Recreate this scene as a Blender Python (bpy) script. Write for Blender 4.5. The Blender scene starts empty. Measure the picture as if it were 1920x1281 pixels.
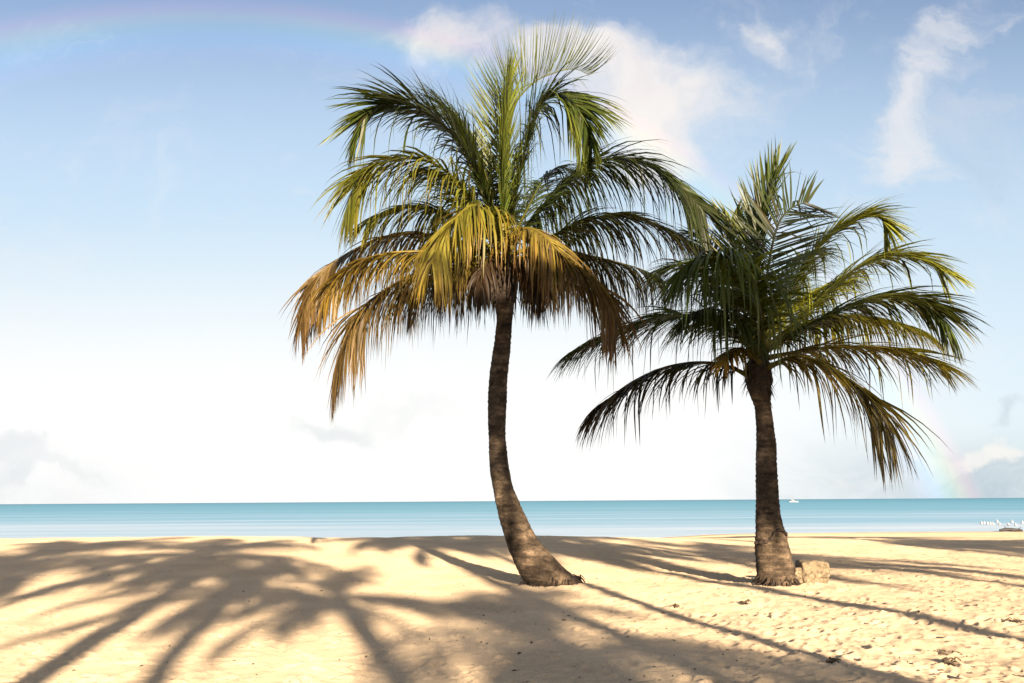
import bpy, math, random
import numpy as np
from mathutils import Vector, Matrix

random.seed(7)
scene = bpy.context.scene
COL = scene.collection
R = math.radians

# ------------------------------------------------------------------ camera
FPX, CX, CY = 1640.0, 960.0, 640.5          # focal length in pixels of the 1920 px wide photograph
TILT = math.atan(299.0 / FPX)
ROLL = math.atan2(12, 1920)
EYE = Vector((0, 0, 1.6))
fw = Vector((0, math.cos(TILT), math.sin(TILT)))
up0 = Vector((0, -math.sin(TILT), math.cos(TILT)))
r0 = Vector((1, 0, 0))
rt = r0 * math.cos(ROLL) - up0 * math.sin(ROLL)
up = r0 * math.sin(ROLL) + up0 * math.cos(ROLL)

def ray(px, py):
    return fw + rt * ((px - CX) / FPX) + up * (-(py - CY) / FPX)

def pix(px, py, Y):
    d = ray(px, py)
    return EYE + d * (Y / d.y)

cam_d = bpy.data.cameras.new('camera')
cam_d.sensor_width = 36.0
cam_d.lens = 36.0 * FPX / 1920.0
cam_d.clip_start = 0.05
cam_d.clip_end = 120000
cam = bpy.data.objects.new('camera', cam_d)
m = Matrix((rt, up, -fw)).transposed().to_4x4()
m.translation = EYE
cam.matrix_world = m
COL.objects.link(cam)
scene.camera = cam

# ------------------------------------------------------------------ sun
SUN_EL, SUN_AZ = R(12.5), R(13.8)           # the light travels towards azimuth -13.8 deg, away from the viewer
away = Vector((-math.sin(SUN_AZ), math.cos(SUN_AZ), 0))
to_sun = Vector((math.sin(SUN_AZ) * math.cos(SUN_EL), -math.cos(SUN_AZ) * math.cos(SUN_EL), math.sin(SUN_EL)))
ld = bpy.data.lights.new('sun', 'SUN')
ld.energy = 3.65
ld.angle = R(0.55)
ld.color = (1.0, 0.80, 0.59)
sun = bpy.data.objects.new('sun', ld)
sun.rotation_euler = (-to_sun).to_track_quat('-Z', 'Y').to_euler()
sun.location = to_sun * 200
COL.objects.link(sun)

# ------------------------------------------------------------------ helpers
def tag(o, label=None, cat=None, group=None, kind=None):
    if label: o['label'] = label
    if cat: o['category'] = cat
    if group: o['group'] = group
    if kind: o['kind'] = kind
    return o

def mesh_obj(name, verts, faces, mat, parent=None, smooth=True, cols=None):
    me = bpy.data.meshes.new(name)
    me.from_pydata([tuple(v) for v in verts], [], faces)
    if smooth:
        me.polygons.foreach_set('use_smooth', [True] * len(me.polygons))
    if cols is not None:
        a = me.color_attributes.new('Col', 'FLOAT_COLOR', 'POINT')
        a.data.foreach_set('color', np.asarray(cols, np.float32).ravel())
    me.materials.append(mat)
    me.update()
    o = bpy.data.objects.new(name, me)
    COL.objects.link(o)
    if parent is not None:
        o.parent = parent
    return o

def empty(name, loc):
    o = bpy.data.objects.new(name, None)
    o.location = loc
    o.empty_display_size = 0.3
    COL.objects.link(o)
    return o

def catmull(P, n):
    P = [Vector(p) for p in P]
    Q = [P[0] * 2 - P[1]] + P + [P[-1] * 2 - P[-2]]
    dense = []
    for i in range(1, len(Q) - 2):
        a, b, c, d = Q[i - 1], Q[i], Q[i + 1], Q[i + 2]
        for k in range(16):
            t = k / 16
            dense.append(0.5 * ((2 * b) + (c - a) * t + (2 * a - 5 * b + 4 * c - d) * t * t + (3 * b - a - 3 * c + d) * t ** 3))
    dense.append(P[-1])
    L = [0.0]
    for i in range(1, len(dense)):
        L.append(L[-1] + (dense[i] - dense[i - 1]).length)
    out, j = [], 0
    for k in range(n):
        s = L[-1] * k / (n - 1)
        while j < len(L) - 2 and L[j + 1] < s:
            j += 1
        f = (s - L[j]) / max(1e-9, L[j + 1] - L[j])
        out.append(dense[j].lerp(dense[j + 1], min(1, max(0, f))))
    return out, L[-1]

def tube(path, radii, seg=8):
    V, F = [], []
    n = len(path)
    for i, p in enumerate(path):
        T = (path[min(i + 1, n - 1)] - path[max(i - 1, 0)]).normalized()
        h = Vector((0, 1, 0)) if abs(T.y) < .9 else Vector((1, 0, 0))
        A = T.cross(h).normalized()
        B = T.cross(A)
        for k in range(seg):
            a = 2 * math.pi * k / seg
            V.append(p + (A * math.cos(a) + B * math.sin(a)) * radii[i])
    for i in range(n - 1):
        for k in range(seg):
            F.append((i * seg + k, i * seg + (k + 1) % seg, (i + 1) * seg + (k + 1) % seg, (i + 1) * seg + k))
    F.append(tuple(reversed(range(seg))))
    F.append(tuple((n - 1) * seg + k for k in range(seg)))
    return V, F

def merge(parts):
    V, F = [], []
    for v, f in parts:
        b = len(V)
        V += list(v)
        F += [tuple(i + b for i in q) for q in f]
    return V, F

def box(c, s):
    x, y, z = c; a, b, d = s[0] / 2, s[1] / 2, s[2] / 2
    V = [Vector((x + i * a, y + j * b, z + k * d)) for i in (-1, 1) for j in (-1, 1) for k in (-1, 1)]
    F = [(0, 1, 3, 2), (4, 6, 7, 5), (0, 4, 5, 1), (2, 3, 7, 6), (0, 2, 6, 4), (1, 5, 7, 3)]
    return V, F

# value noise on numpy arrays
def vnoise(x, y, seed=0):
    xi, yi = np.floor(x).astype(np.int64), np.floor(y).astype(np.int64)
    xf, yf = x - xi, y - yi
    u, v = xf * xf * xf * (xf * (xf * 6 - 15) + 10), yf * yf * yf * (yf * (yf * 6 - 15) + 10)
    def h(a, b):
        n = (a * 374761393 + b * 668265263 + seed * 144665) & 0x7fffffff
        n = ((n ^ (n >> 13)) * 1274126177) & 0x7fffffff
        n = (n ^ (n >> 16)) & 0xffff
        return n / 65535.0
    return (h(xi, yi) * (1 - u) + h(xi + 1, yi) * u) * (1 - v) + (h(xi, yi + 1) * (1 - u) + h(xi + 1, yi + 1) * u) * v

def fbm(x, y, seed=0, oct=4):
    s, a, t = 0, 1.0, 0
    for o in range(oct):
        s = s + a * vnoise(x * 2 ** o + 17.3 * o, y * 2 ** o - 9.1 * o, seed + o)
        t += a
        a *= 0.5
    return s / t - 0.5

# ------------------------------------------------------------------ materials
def new_mat(name):
    mt = bpy.data.materials.new(name)
    mt.use_nodes = True
    nt = mt.node_tree
    nt.nodes.clear()
    out = nt.nodes.new('ShaderNodeOutputMaterial')
    return mt, nt, out

def N(nt, typ, **kw):
    n = nt.nodes.new(typ)
    for k, v in kw.items():
        if k.startswith('i_'):
            n.inputs[k[2:].replace('_', ' ')].default_value = v
        else:
            setattr(n, k, v)
    return n

def ramp(nt, stops, interp='LINEAR'):
    n = nt.nodes.new('ShaderNodeValToRGB')
    n.color_ramp.interpolation = interp
    e = n.color_ramp.elements
    while len(e) < len(stops):
        e.new(0.5)
    for k, (p, c) in enumerate(stops):
        e[k].position = p
        e[k].color = (c[0], c[1], c[2], 1)
    return n

def mat_frond():
    mt, nt, out = new_mat('palm_leaf')
    at = N(nt, 'ShaderNodeAttribute', attribute_name='Col')
    geo = N(nt, 'ShaderNodeTexCoord')
    no = N(nt, 'ShaderNodeTexNoise', i_Scale=9.0, i_Detail=3.0)
    nt.links.new(geo.outputs['Object'], no.inputs['Vector'])
    mr = N(nt, 'ShaderNodeMapRange')
    mr.inputs['To Min'].default_value = 0.7
    mr.inputs['To Max'].default_value = 1.35
    nt.links.new(no.outputs['Fac'], mr.inputs['Value'])
    mul = N(nt, 'ShaderNodeVectorMath', operation='MULTIPLY')
    nt.links.new(at.outputs['Color'], mul.inputs[0])
    nt.links.new(mr.outputs[0], mul.inputs[1])
    p = N(nt, 'ShaderNodeBsdfPrincipled', i_Roughness=0.42)
    p.inputs['Specular IOR Level'].default_value = 0.22
    nt.links.new(mul.outputs[0], p.inputs['Base Color'])
    tr = N(nt, 'ShaderNodeBsdfTranslucent')
    tm = N(nt, 'ShaderNodeVectorMath', operation='MULTIPLY')
    tm.inputs[1].default_value = (1.35, 1.3, 0.6)
    nt.links.new(mul.outputs[0], tm.inputs[0])
    nt.links.new(tm.outputs[0], tr.inputs['Color'])
    mx = N(nt, 'ShaderNodeMixShader')
    mx.inputs[0].default_value = 0.3
    nt.links.new(p.outputs[0], mx.inputs[1])
    nt.links.new(tr.outputs[0], mx.inputs[2])
    nt.links.new(mx.outputs[0], out.inputs[0])
    return mt

def mat_bark(name, dark, mid, light):
    mt, nt, out = new_mat(name)
    tc = N(nt, 'ShaderNodeTexCoord')
    mp = N(nt, 'ShaderNodeMapping')
    mp.inputs['Scale'].default_value = (2.5, 2.5, 5.0)
    nt.links.new(tc.outputs['Object'], mp.inputs['Vector'])
    n1 = N(nt, 'ShaderNodeTexNoise', i_Scale=1.3, i_Detail=6.0, i_Roughness=0.65)
    nt.links.new(mp.outputs[0], n1.inputs['Vector'])
    rp = ramp(nt, [(0.33, dark), (0.52, mid), (0.72, light)])
    nt.links.new(n1.outputs['Fac'], rp.inputs[0])
    # fine cracks
    n2 = N(nt, 'ShaderNodeTexNoise', i_Scale=9.0, i_Detail=5.0, i_Roughness=0.7)
    nt.links.new(mp.outputs[0], n2.inputs['Vector'])
    at = N(nt, 'ShaderNodeAttribute', attribute_name='Col')
    mul = N(nt, 'ShaderNodeVectorMath', operation='MULTIPLY')
    nt.links.new(rp.outputs[0], mul.inputs[0])
    nt.links.new(at.outputs['Color'], mul.inputs[1])
    mr = N(nt, 'ShaderNodeMapRange')
    mr.inputs['From Min'].default_value = 0.3
    mr.inputs['From Max'].default_value = 0.7
    mr.inputs['To Min'].default_value = 0.5
    mr.inputs['To Max'].default_value = 1.4
    nt.links.new(n2.outputs['Fac'], mr.inputs['Value'])
    mul2 = N(nt, 'ShaderNodeVectorMath', operation='MULTIPLY')
    nt.links.new(mul.outputs[0], mul2.inputs[0])
    nt.links.new(mr.outputs[0], mul2.inputs[1])
    p = N(nt, 'ShaderNodeBsdfPrincipled', i_Roughness=0.9)
    p.inputs['Specular IOR Level'].default_value = 0.15
    nt.links.new(mul2.outputs[0], p.inputs['Base Color'])
    b = N(nt, 'ShaderNodeBump', i_Strength=0.8, i_Distance=0.03)
    nt.links.new(n2.outputs['Fac'], b.inputs['Height'])
    nt.links.new(b.outputs[0], p.inputs['Normal'])
    nt.links.new(p.outputs[0], out.inputs[0])
    return mt

def mat_simple(name, col, rough=0.6, noise=0.0, scale=8.0, bump=0.0):
    mt, nt, out = new_mat(name)
    p = N(nt, 'ShaderNodeBsdfPrincipled', i_Roughness=rough)
    tc = N(nt, 'ShaderNodeTexCoord')
    no = N(nt, 'ShaderNodeTexNoise', i_Scale=scale, i_Detail=6.0, i_Roughness=0.65)
    nt.links.new(tc.outputs['Object'], no.inputs['Vector'])
    lo = tuple(c * (1 - noise) for c in col)
    hi = tuple(min(1, c * (1 + noise)) for c in col)
    rp = ramp(nt, [(0.32, lo), (0.68, hi)])
    nt.links.new(no.outputs['Fac'], rp.inputs[0])
    nt.links.new(rp.outputs[0], p.inputs['Base Color'])
    if bump:
        b = N(nt, 'ShaderNodeBump', i_Strength=bump, i_Distance=0.02)
        nt.links.new(no.outputs['Fac'], b.inputs['Height'])
        nt.links.new(b.outputs[0], p.inputs['Normal'])
    nt.links.new(p.outputs[0], out.inputs[0])
    return mt

def mat_sand():
    mt, nt, out = new_mat('sand')
    tc = N(nt, 'ShaderNodeTexCoord')
    n1 = N(nt, 'ShaderNodeTexNoise', i_Scale=0.6, i_Detail=5.0)
    nt.links.new(tc.outputs['Object'], n1.inputs['Vector'])
    r1 = ramp(nt, [(0.3, (0.365, 0.285, 0.190)), (0.7, (0.455, 0.355, 0.237))])
    nt.links.new(n1.outputs['Fac'], r1.inputs[0])
    n2 = N(nt, 'ShaderNodeTexNoise', i_Scale=38.0, i_Detail=4.0, i_Roughness=0.7)
    nt.links.new(tc.outputs['Object'], n2.inputs['Vector'])
    mr = N(nt, 'ShaderNodeMapRange')
    mr.inputs['From Min'].default_value = 0.3
    mr.inputs['From Max'].default_value = 0.7
    mr.inputs['To Min'].default_value = 0.80
    mr.inputs['To Max'].default_value = 1.16
    nt.links.new(n2.outputs['Fac'], mr.inputs['Value'])
    mul = N(nt, 'ShaderNodeVectorMath', operation='MULTIPLY')
    nt.links.new(r1.outputs[0], mul.inputs[0])
    nt.links.new(mr.outputs[0], mul.inputs[1])
    # wet sand beside the water (height above the sea)
    sep = N(nt, 'ShaderNodeSeparateXYZ')
    nt.links.new(tc.outputs['Object'], sep.inputs[0])
    wet = N(nt, 'ShaderNodeMapRange')
    wet.inputs['From Min'].default_value = -1.50
    wet.inputs['From Max'].default_value = -1.22
    wet.inputs['To Min'].default_value = 0.5
    wet.inputs['To Max'].default_value = 1.0
    nt.links.new(sep.outputs['Z'], wet.inputs['Value'])
    mul2 = N(nt, 'ShaderNodeVectorMath', operation='MULTIPLY')
    nt.links.new(mul.outputs[0], mul2.inputs[0])
    nt.links.new(wet.outputs[0], mul2.inputs[1])
    p = N(nt, 'ShaderNodeBsdfDiffuse', i_Roughness=0.6)
    nt.links.new(mul2.outputs[0], p.inputs['Color'])
    n3 = N(nt, 'ShaderNodeTexNoise', i_Scale=22.0, i_Detail=6.0, i_Roughness=0.7)
    nt.links.new(tc.outputs['Object'], n3.inputs['Vector'])
    b = N(nt, 'ShaderNodeBump', i_Strength=0.8, i_Distance=0.018)
    nt.links.new(n3.outputs['Fac'], b.inputs['Height'])
    nt.links.new(b.outputs[0], p.inputs['Normal'])
    nt.links.new(p.outputs[0], out.inputs[0])
    return mt

def mat_water():
    mt, nt, out = new_mat('sea_water')
    tc = N(nt, 'ShaderNodeTexCoord')
    sep = N(nt, 'ShaderNodeSeparateXYZ')
    nt.links.new(tc.outputs['Object'], sep.inputs[0])
    # depth colour: log distance offshore
    lg = N(nt, 'ShaderNodeMath', operation='LOGARITHM')
    lg.inputs[1].default_value = 10.0
    nt.links.new(sep.outputs['Y'], lg.inputs[0])
    # streaks of the sea bed, with ripple shading painted into the colour
    mp = N(nt, 'ShaderNodeMapping')
    mp.inputs['Scale'].default_value = (0.006, 0.05, 1)
    nt.links.new(tc.outputs['Object'], mp.inputs['Vector'])
    sn = N(nt, 'ShaderNodeTexNoise', i_Scale=1.0, i_Detail=4.0)
    nt.links.new(mp.outputs[0], sn.inputs['Vector'])
    ma = N(nt, 'ShaderNodeMath', operation='MULTIPLY_ADD')
    ma.inputs[1].default_value = 0.9
    ma.inputs[2].default_value = -0.45
    nt.links.new(sn.outputs['Fac'], ma.inputs[0])
    mpb = N(nt, 'ShaderNodeMapping')  # finer streaks stand in for waves, put into the water colour
    mpb.inputs['Scale'].default_value = (0.03, 0.22, 1)
    nt.links.new(tc.outputs['Object'], mpb.inputs['Vector'])
    snb = N(nt, 'ShaderNodeTexNoise', i_Scale=1.0, i_Detail=5.0, i_Roughness=0.65)
    nt.links.new(mpb.outputs[0], snb.inputs['Vector'])
    mb = N(nt, 'ShaderNodeMath', operation='MULTIPLY_ADD')
    mb.inputs[1].default_value = 0.55
    mb.inputs[2].default_value = -0.275
    nt.links.new(snb.outputs['Fac'], mb.inputs[0])
    ad0 = N(nt, 'ShaderNodeMath', operation='ADD')
    nt.links.new(ma.outputs[0], ad0.inputs[0])
    nt.links.new(mb.outputs[0], ad0.inputs[1])
    ad = N(nt, 'ShaderNodeMath', operation='ADD')
    nt.links.new(lg.outputs[0], ad.inputs[0])
    nt.links.new(ad0.outputs[0], ad.inputs[1])
    mr = N(nt, 'ShaderNodeMapRange')
    mr.inputs['From Min'].default_value = 1.85
    mr.inputs['From Max'].default_value = 3.6
    nt.links.new(ad.outputs[0], mr.inputs['Value'])
    rp = ramp(nt, [(0.0, (0.50, 0.60, 0.66)), (0.09, (0.38, 0.52, 0.62)), (0.20, (0.22, 0.42, 0.54)), (0.40, (0.12, 0.335, 0.445)), (0.7, (0.07, 0.285, 0.39)), (1.0, (0.06, 0.22, 0.31))])
    nt.links.new(mr.outputs[0], rp.inputs[0])
    df = N(nt, 'ShaderNodeBsdfDiffuse')
    nt.links.new(rp.outputs[0], df.inputs['Color'])
    gl = N(nt, 'ShaderNodeBsdfGlossy', i_Roughness=0.25)
    mp2 = N(nt, 'ShaderNodeMapping')
    mp2.inputs['Scale'].default_value = (0.35, 0.9, 1)
    nt.links.new(tc.outputs['Object'], mp2.inputs['Vector'])
    wn = N(nt, 'ShaderNodeTexNoise', i_Scale=1.0, i_Detail=5.0, i_Roughness=0.6)
    nt.links.new(mp2.outputs[0], wn.inputs['Vector'])
    b = N(nt, 'ShaderNodeBump', i_Strength=0.6, i_Distance=0.3)
    nt.links.new(wn.outputs['Fac'], b.inputs['Height'])
    nt.links.new(b.outputs[0], gl.inputs['Normal'])
    mx = N(nt, 'ShaderNodeMixShader')
    mx.inputs[0].default_value = 0.22
    nt.links.new(df.outputs[0], mx.inputs[1])
    nt.links.new(gl.outputs[0], mx.inputs[2])
    nt.links.new(mx.outputs[0], out.inputs[0])
    return mt

M_LEAF = mat_frond()
M_BARK = mat_bark('palm_bark', (0.022, 0.017, 0.012), (0.080, 0.058, 0.038), (0.22, 0.158, 0.10))
M_FIBRE = mat_simple('leaf_fibre', (0.030, 0.019, 0.011), 0.9, 0.6, 14, 0.8)
M_SAND = mat_sand()
M_WATER = mat_water()
M_STONE = mat_simple('sandstone', (0.155, 0.118, 0.070), 0.95, 0.6, 14, 1.0)
M_SCRAP = mat_simple('dry_seaweed', (0.075, 0.052, 0.03), 0.9, 0.5, 20, 0.4)
M_WHITE = mat_simple('greyed_white', (0.26, 0.27, 0.28), 0.3, 0.03)  # even light grey, darker than white paint
M_DARKGLASS = mat_simple('dark_window', (0.06, 0.07, 0.08), 0.15, 0.1)
M_ALU = mat_simple('mast_metal', (0.20, 0.205, 0.21), 0.4, 0.05)
M_SAIL = mat_simple('sail_cloth', (0.22, 0.215, 0.21), 0.8, 0.05)
M_FOAM = mat_simple('foam_white', (0.80, 0.80, 0.76), 0.7, 0.1, 2.0)
M_WOOD = mat_simple('wet_wood', (0.022, 0.018, 0.015), 0.7, 0.4, 6, 0.4)

# ------------------------------------------------------------------ sand
SEA_Z = -1.5
def smooth(a, b, x):
    t = np.clip((x - a) / (b - a), 0, 1)
    return t * t * (3 - 2 * t)

_prng = np.random.RandomState(11)
# footprints: denser to the right
NF = 3200
fy = 7.0 + 24.0 * _prng.rand(NF) ** 1.4
fu = -0.62 + 1.3 * _prng.rand(NF) ** 0.8
FOOT = np.stack([fu * fy, fy, _prng.rand(NF) * 6.28, 0.07 + 0.07 * _prng.rand(NF), 0.008 + 0.022 * _prng.rand(NF)], 1)

def sand_base(x, y):
    u = x / np.maximum(y, 6.0)
    right = smooth(0.02, 0.30, u)
    crest = 0.27 * (1 - right) + 0.02 * right
    z = crest * smooth(17.5, 31.0, y)
    # the beach falls away behind the crest
    dl = smooth(33, 62, y) * 1.45 + np.maximum(y - 62, 0) * 0.026
    dr = smooth(30, 86, y) * 1.42 + np.maximum(y - 80, 0) * 0.026
    z = z - (crest * smooth(33, 62, y)) - (dl * (1 - right) + dr * right)
    z = z + smooth(48, 62, y) * 0.09 * fbm(x * 0.07, y * 0.07, 14, 3)
    near = 1 - smooth(36, 60, y)
    z = z + near * (0.16 * fbm(x * 0.16, y * 0.16, 3, 3) + 0.075 * fbm(x * 0.55, y * 0.55, 8, 3))
    # heaped sand at the foot of the trunks
    for bx, by, r, h in ((0.75, 17.2, 1.3, 0.05), (5.2, 17.2, 1.0, 0.06)):
        z = z + h * np.exp(-((x - bx) ** 2 + (y - by) ** 2) / (r * r))
    return z

def sand_fine(x, y):
    z = sand_base(x, y)
    u = x / np.maximum(y, 6.0)
    tr = 0.45 + 0.55 * smooth(-0.12, 0.22, u)
    near = 1 - smooth(30, 48, y)
    z = z + near * tr * (0.055 * fbm(x * 2.2, y * 2.2, 21, 3) + 0.034 * fbm(x * 5.5, y * 5.5, 31, 3))
    return z

def sandz(x, y):
    return float(sand_fine(np.array([x], float), np.array([y], float))[0])

def build_sand():
    yn = 5.5 * np.exp(np.arange(0, 760) * math.log(100 / 5.5) / 759)
    ys = np.concatenate([np.array([-140., -90, -60, -40, -25, -15, -8, -3, 0, 2, 3.5, 4.7]), yn, np.array([110., 125, 150])])
    ud = np.linspace(-0.80, 0.80, 900)
    us = np.concatenate([[-30, -20, -12, -7, -4, -2.4, -1.5, -1.1, -0.92], ud, [0.92, 1.1, 1.5, 2.4, 4, 7, 12, 20, 30]])
    Y, U = np.meshgrid(ys, us, indexing='ij')
    X = U * np.maximum(Y, 6.0)
    Z = sand_fine(X, Y)
    n0, n1 = 12, 12 + len(yn)
    c0, c1 = 9, 9 + len(ud)
    for fx, fyy, ang, ln, dp in FOOT:
        i0 = np.searchsorted(ys, fyy - 0.5); i1 = np.searchsorted(ys, fyy + 0.5)
        uu = fx / fyy
        j0 = np.searchsorted(us, uu - 0.6 / fyy); j1 = np.searchsorted(us, uu + 0.6 / fyy)
        if i1 <= i0 or j1 <= j0:
            continue
        xs, yy = X[i0:i1, j0:j1] - fx, Y[i0:i1, j0:j1] - fyy
        ca, sa = math.cos(ang), math.sin(ang)
        a = (xs * ca + yy * sa) / ln
        b = (-xs * sa + yy * ca) / (ln * 0.48)
        r2 = a * a + b * b
        Z[i0:i1, j0:j1] += dp * (-np.exp(-r2 * 1.3) + 0.55 * np.exp(-(np.sqrt(r2) - 1.45) ** 2 * 5))
    V = np.stack([X, Y, Z], -1).reshape(-1, 3).astype(np.float32)
    h, w = X.shape
    idx = np.arange(h * w).reshape(h, w)
    F = np.stack([idx[:-1, :-1], idx[:-1, 1:], idx[1:, 1:], idx[1:, :-1]], -1).reshape(-1, 4).astype(np.int32)
    me = bpy.data.meshes.new('sand')
    me.vertices.add(len(V)); me.vertices.foreach_set('co', V.ravel())
    me.loops.add(F.size); me.loops.foreach_set('vertex_index', F.ravel())
    me.polygons.add(len(F))
    me.polygons.foreach_set('loop_start', np.arange(0, F.size, 4, dtype=np.int32))
    me.polygons.foreach_set('loop_total', np.full(len(F), 4, np.int32))
    me.polygons.foreach_set('use_smooth', np.ones(len(F), bool))
    me.materials.append(M_SAND)
    me.update(calc_edges=True)
    o = bpy.data.objects.new('sand', me)
    COL.objects.link(o)
    tag(o, 'pale golden trampled beach sand under the palms', 'sand', kind='structure')
build_sand()

# ------------------------------------------------------------------ sea
def build_sea():
    ys = [40, 70, 100, 150, 250, 500, 1000, 3000, 10000, 60000]
    V, F = [], []
    for y in ys:
        for x in (-60000, -6000, -800, -200, 0, 200, 800, 6000, 60000):
            V.append((x, y, SEA_Z))
    for i in range(len(ys) - 1):
        for j in range(8):
            F.append((i * 9 + j, i * 9 + j + 1, (i + 1) * 9 + j + 1, (i + 1) * 9 + j))
    o = mesh_obj('sea', V, F, M_WATER)
    tag(o, 'calm turquoise sea reaching to the horizon', 'sea', kind='structure')
    # foam line where the water meets the sand
    xs = np.linspace(-75, 75, 400)
    V, F = [], []
    yy = np.linspace(45, 110, 1300)
    for i, x in enumerate(xs):
        z = sand_base(np.full_like(yy, x), yy)
        k = int(np.argmax(z < SEA_Z))
        y0 = float(yy[k]) + 0.4 * float(fbm(np.array([x * .2]), np.array([1.0]), 5, 3)[0])
        w = 0.5 + 0.9 * max(0.0, 0.3 + float(fbm(np.array([x * .12]), np.array([7.0]), 9, 3)[0]))
        V.append((x, y0 - w, max(SEA_Z, sandz(x, y0 - w)) + 0.025))
        V.append((x, y0, SEA_Z + 0.05))
        V.append((x, y0 + w * 0.6, SEA_Z + 0.012))
        if i:
            a = (i - 1) * 3
            F += [(a, a + 3, a + 4, a + 1), (a + 1, a + 4, a + 5, a + 2)]
    o = mesh_obj('surf_foam', V, F, M_FOAM)
    tag(o, 'thin white line of surf foam along the shore', 'foam', kind='stuff')
build_sea()

# ------------------------------------------------------------------ palms
GRN = (0.042, 0.064, 0.012)
DGR = (0.025, 0.034, 0.008)
OLV = (0.085, 0.072, 0.014)
TAN = (0.150, 0.094, 0.032)
LIM = (0.108, 0.124, 0.016)
YEL = (0.168, 0.136, 0.018)
GLD = (0.180, 0.110, 0.014)
ORG = (0.135, 0.060, 0.016)
BRN = (0.072, 0.038, 0.015)
DKB = (0.036, 0.023, 0.012)
PALE = (0.15, 0.17, 0.085)
YLG = (0.170, 0.178, 0.020)

def mixc(a, b, t):
    return tuple(a[i] * (1 - t) + b[i] * t for i in range(3))

def frond_geo(P, L=1.0, hang=0.7, c=(GRN, GRN, GRN), nh=None, dens=24, start=0.14, wind=(0, 0, 0), rnd=None, spread=1.0,
              thin=0.0, w=0.032, sides=(1, 1), fold=0.0, dead=.22, trim=True):
    """rachis through world points P; returns (leaflet verts, faces, colours), (stalk verts, faces, colours)"""
    rnd = rnd or random
    L, w, dens, start = L * 1.62, w * 1.3, dens * 2.05, start * .45
    path, length = catmull(P, 48)
    if trim:
        k = 1 - min(.13, .24 * L / length)
        path, length = catmull([path[min(47, int(round(i * k)))] for i in [*range(0, 45, 4), 47]], 48)
    V, F, C = [], [], []
    n = int(length * (1 - start) * dens)
    horiz = Vector((P[-1].x - P[0].x, P[-1].y - P[0].y, 0))
    if horiz.length > 1e-3:
        horiz.normalize()
    hint0 = nh if nh is not None else (Vector((0, 0, 1)) - horiz * 0.8)
    wv = Vector(wind)
    down = Vector((0, 0, -1))
    NS = 5
    for i in range(n):
        t = start + (1 - start) * (i + 0.5) / n
        s = t * 47
        j = min(46, int(s))
        p = path[j].lerp(path[j + 1], s - j)
        T = (path[min(j + 2, 47)] - path[max(j - 1, 0)]).normalized()
        Nn = (hint0 - T * hint0.dot(T))
        if Nn.length < 1e-3:
            Nn = Vector((0, -1, 0))
        Nn.normalize()
        S = T.cross(Nn).normalized()
        tt = (t - start) / (1 - start)
        prof = (0.55 + 0.45 * min(1, tt / 0.22)) * (1 - 0.42 * max(0, (tt - 0.6) / 0.4) ** 1.4)
        fwd = 0.75 + 0.55 * tt ** 2
        side = .72 if nh is None else 1.0
        for sg in (1, -1):
            if sides[0 if sg == 1 else 1] < rnd.random() or rnd.random() < thin:
                continue
            ll = L * prof * rnd.uniform(0.78, 1.12)
            d = (T * (fwd + rnd.uniform(-.16, .16)) + S * sg * spread * side * rnd.uniform(0.8, 1.2) + Nn * (0.16 + fold + rnd.uniform(-.18, .18)))
            d.normalize()
            hg = hang * rnd.uniform(0.65, 1.25)
            if rnd.random() < 0.05:
                hg += 0.8
            q = p.copy()
            jit = Vector((rnd.gauss(0, .07), rnd.gauss(0, .07), 0))
            W0 = d.cross(Nn)
            W0.normalize()
            W0 = (W0 + Nn * sg * rnd.uniform(-0.5, 0.9)).normalized()
            b = len(V)
            tint = rnd.uniform(0.6, 1.3)
            base_c = mixc(c[0], c[1], min(1, max(0, tt + rnd.uniform(-.2, .2))))
            if rnd.random() < dead:
                base_c = mixc(base_c, DKB, rnd.uniform(.3, .9))
            tipmix = rnd.random() ** 2
            wid = w * rnd.uniform(0.6, 1.35)
            for k in range(NS + 1):
                f = k / NS
                cc = mixc(base_c, c[2], min(1, (f ** 2) * (0.55 + 0.9 * tipmix)))
                cc = (cc[0] * tint, cc[1] * tint, cc[2] * tint, 1)
                ww = wid * (0.55 + 0.45 * min(1, f * 5)) * (1 - f ** 2.2) + 0.0015
                if k < NS:
                    V.append(q - W0 * ww * 0.5); V.append(q + W0 * ww * 0.5)
                    C.append(cc); C.append(cc)
                else:
                    V.append(q.copy()); C.append(cc)
                g = min(.96, max(-.5, hg * (0.34 + 0.75 * f)))
                dd = d * (1 - abs(g)) + down * g + wv * (f + .25) + jit * f
                dd.normalize()
                q = q + dd * (ll / NS)
            for k in range(NS - 1):
                F.append((b + 2 * k, b + 2 * k + 1, b + 2 * k + 3, b + 2 * k + 2))
            F.append((b + 2 * NS - 2, b + 2 * NS - 1, b + 2 * NS))
    rad = [0.034 * (1 - i / 47) ** 0.8 * (1 + 0.8 * max(0, 1 - i / 6)) + 0.006 for i in range(48)]
    SV, SF = tube(path, rad, 6)
    SC = []
    for i in range(48):
        cc = mixc(mixc(YEL, c[0], 0.4), c[1], i / 47)
        SC += [(cc[0] * .9, cc[1] * .9, cc[2] * .9, 1)] * 6
    return (V, F, C), (SV, SF, SC)

def add_frond(tree, org, P, label=None, **kw):
    (V, F, C), (SV, SF, SC) = frond_geo(P, **kw)
    o = mesh_obj('frond', [v - org for v in V], F, M_LEAF, tree, cols=C)
    if label:
        o['label'] = label
    mesh_obj('stalk', [v - org for v in SV], SF, M_LEAF, o, cols=SC)
    return o

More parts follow.
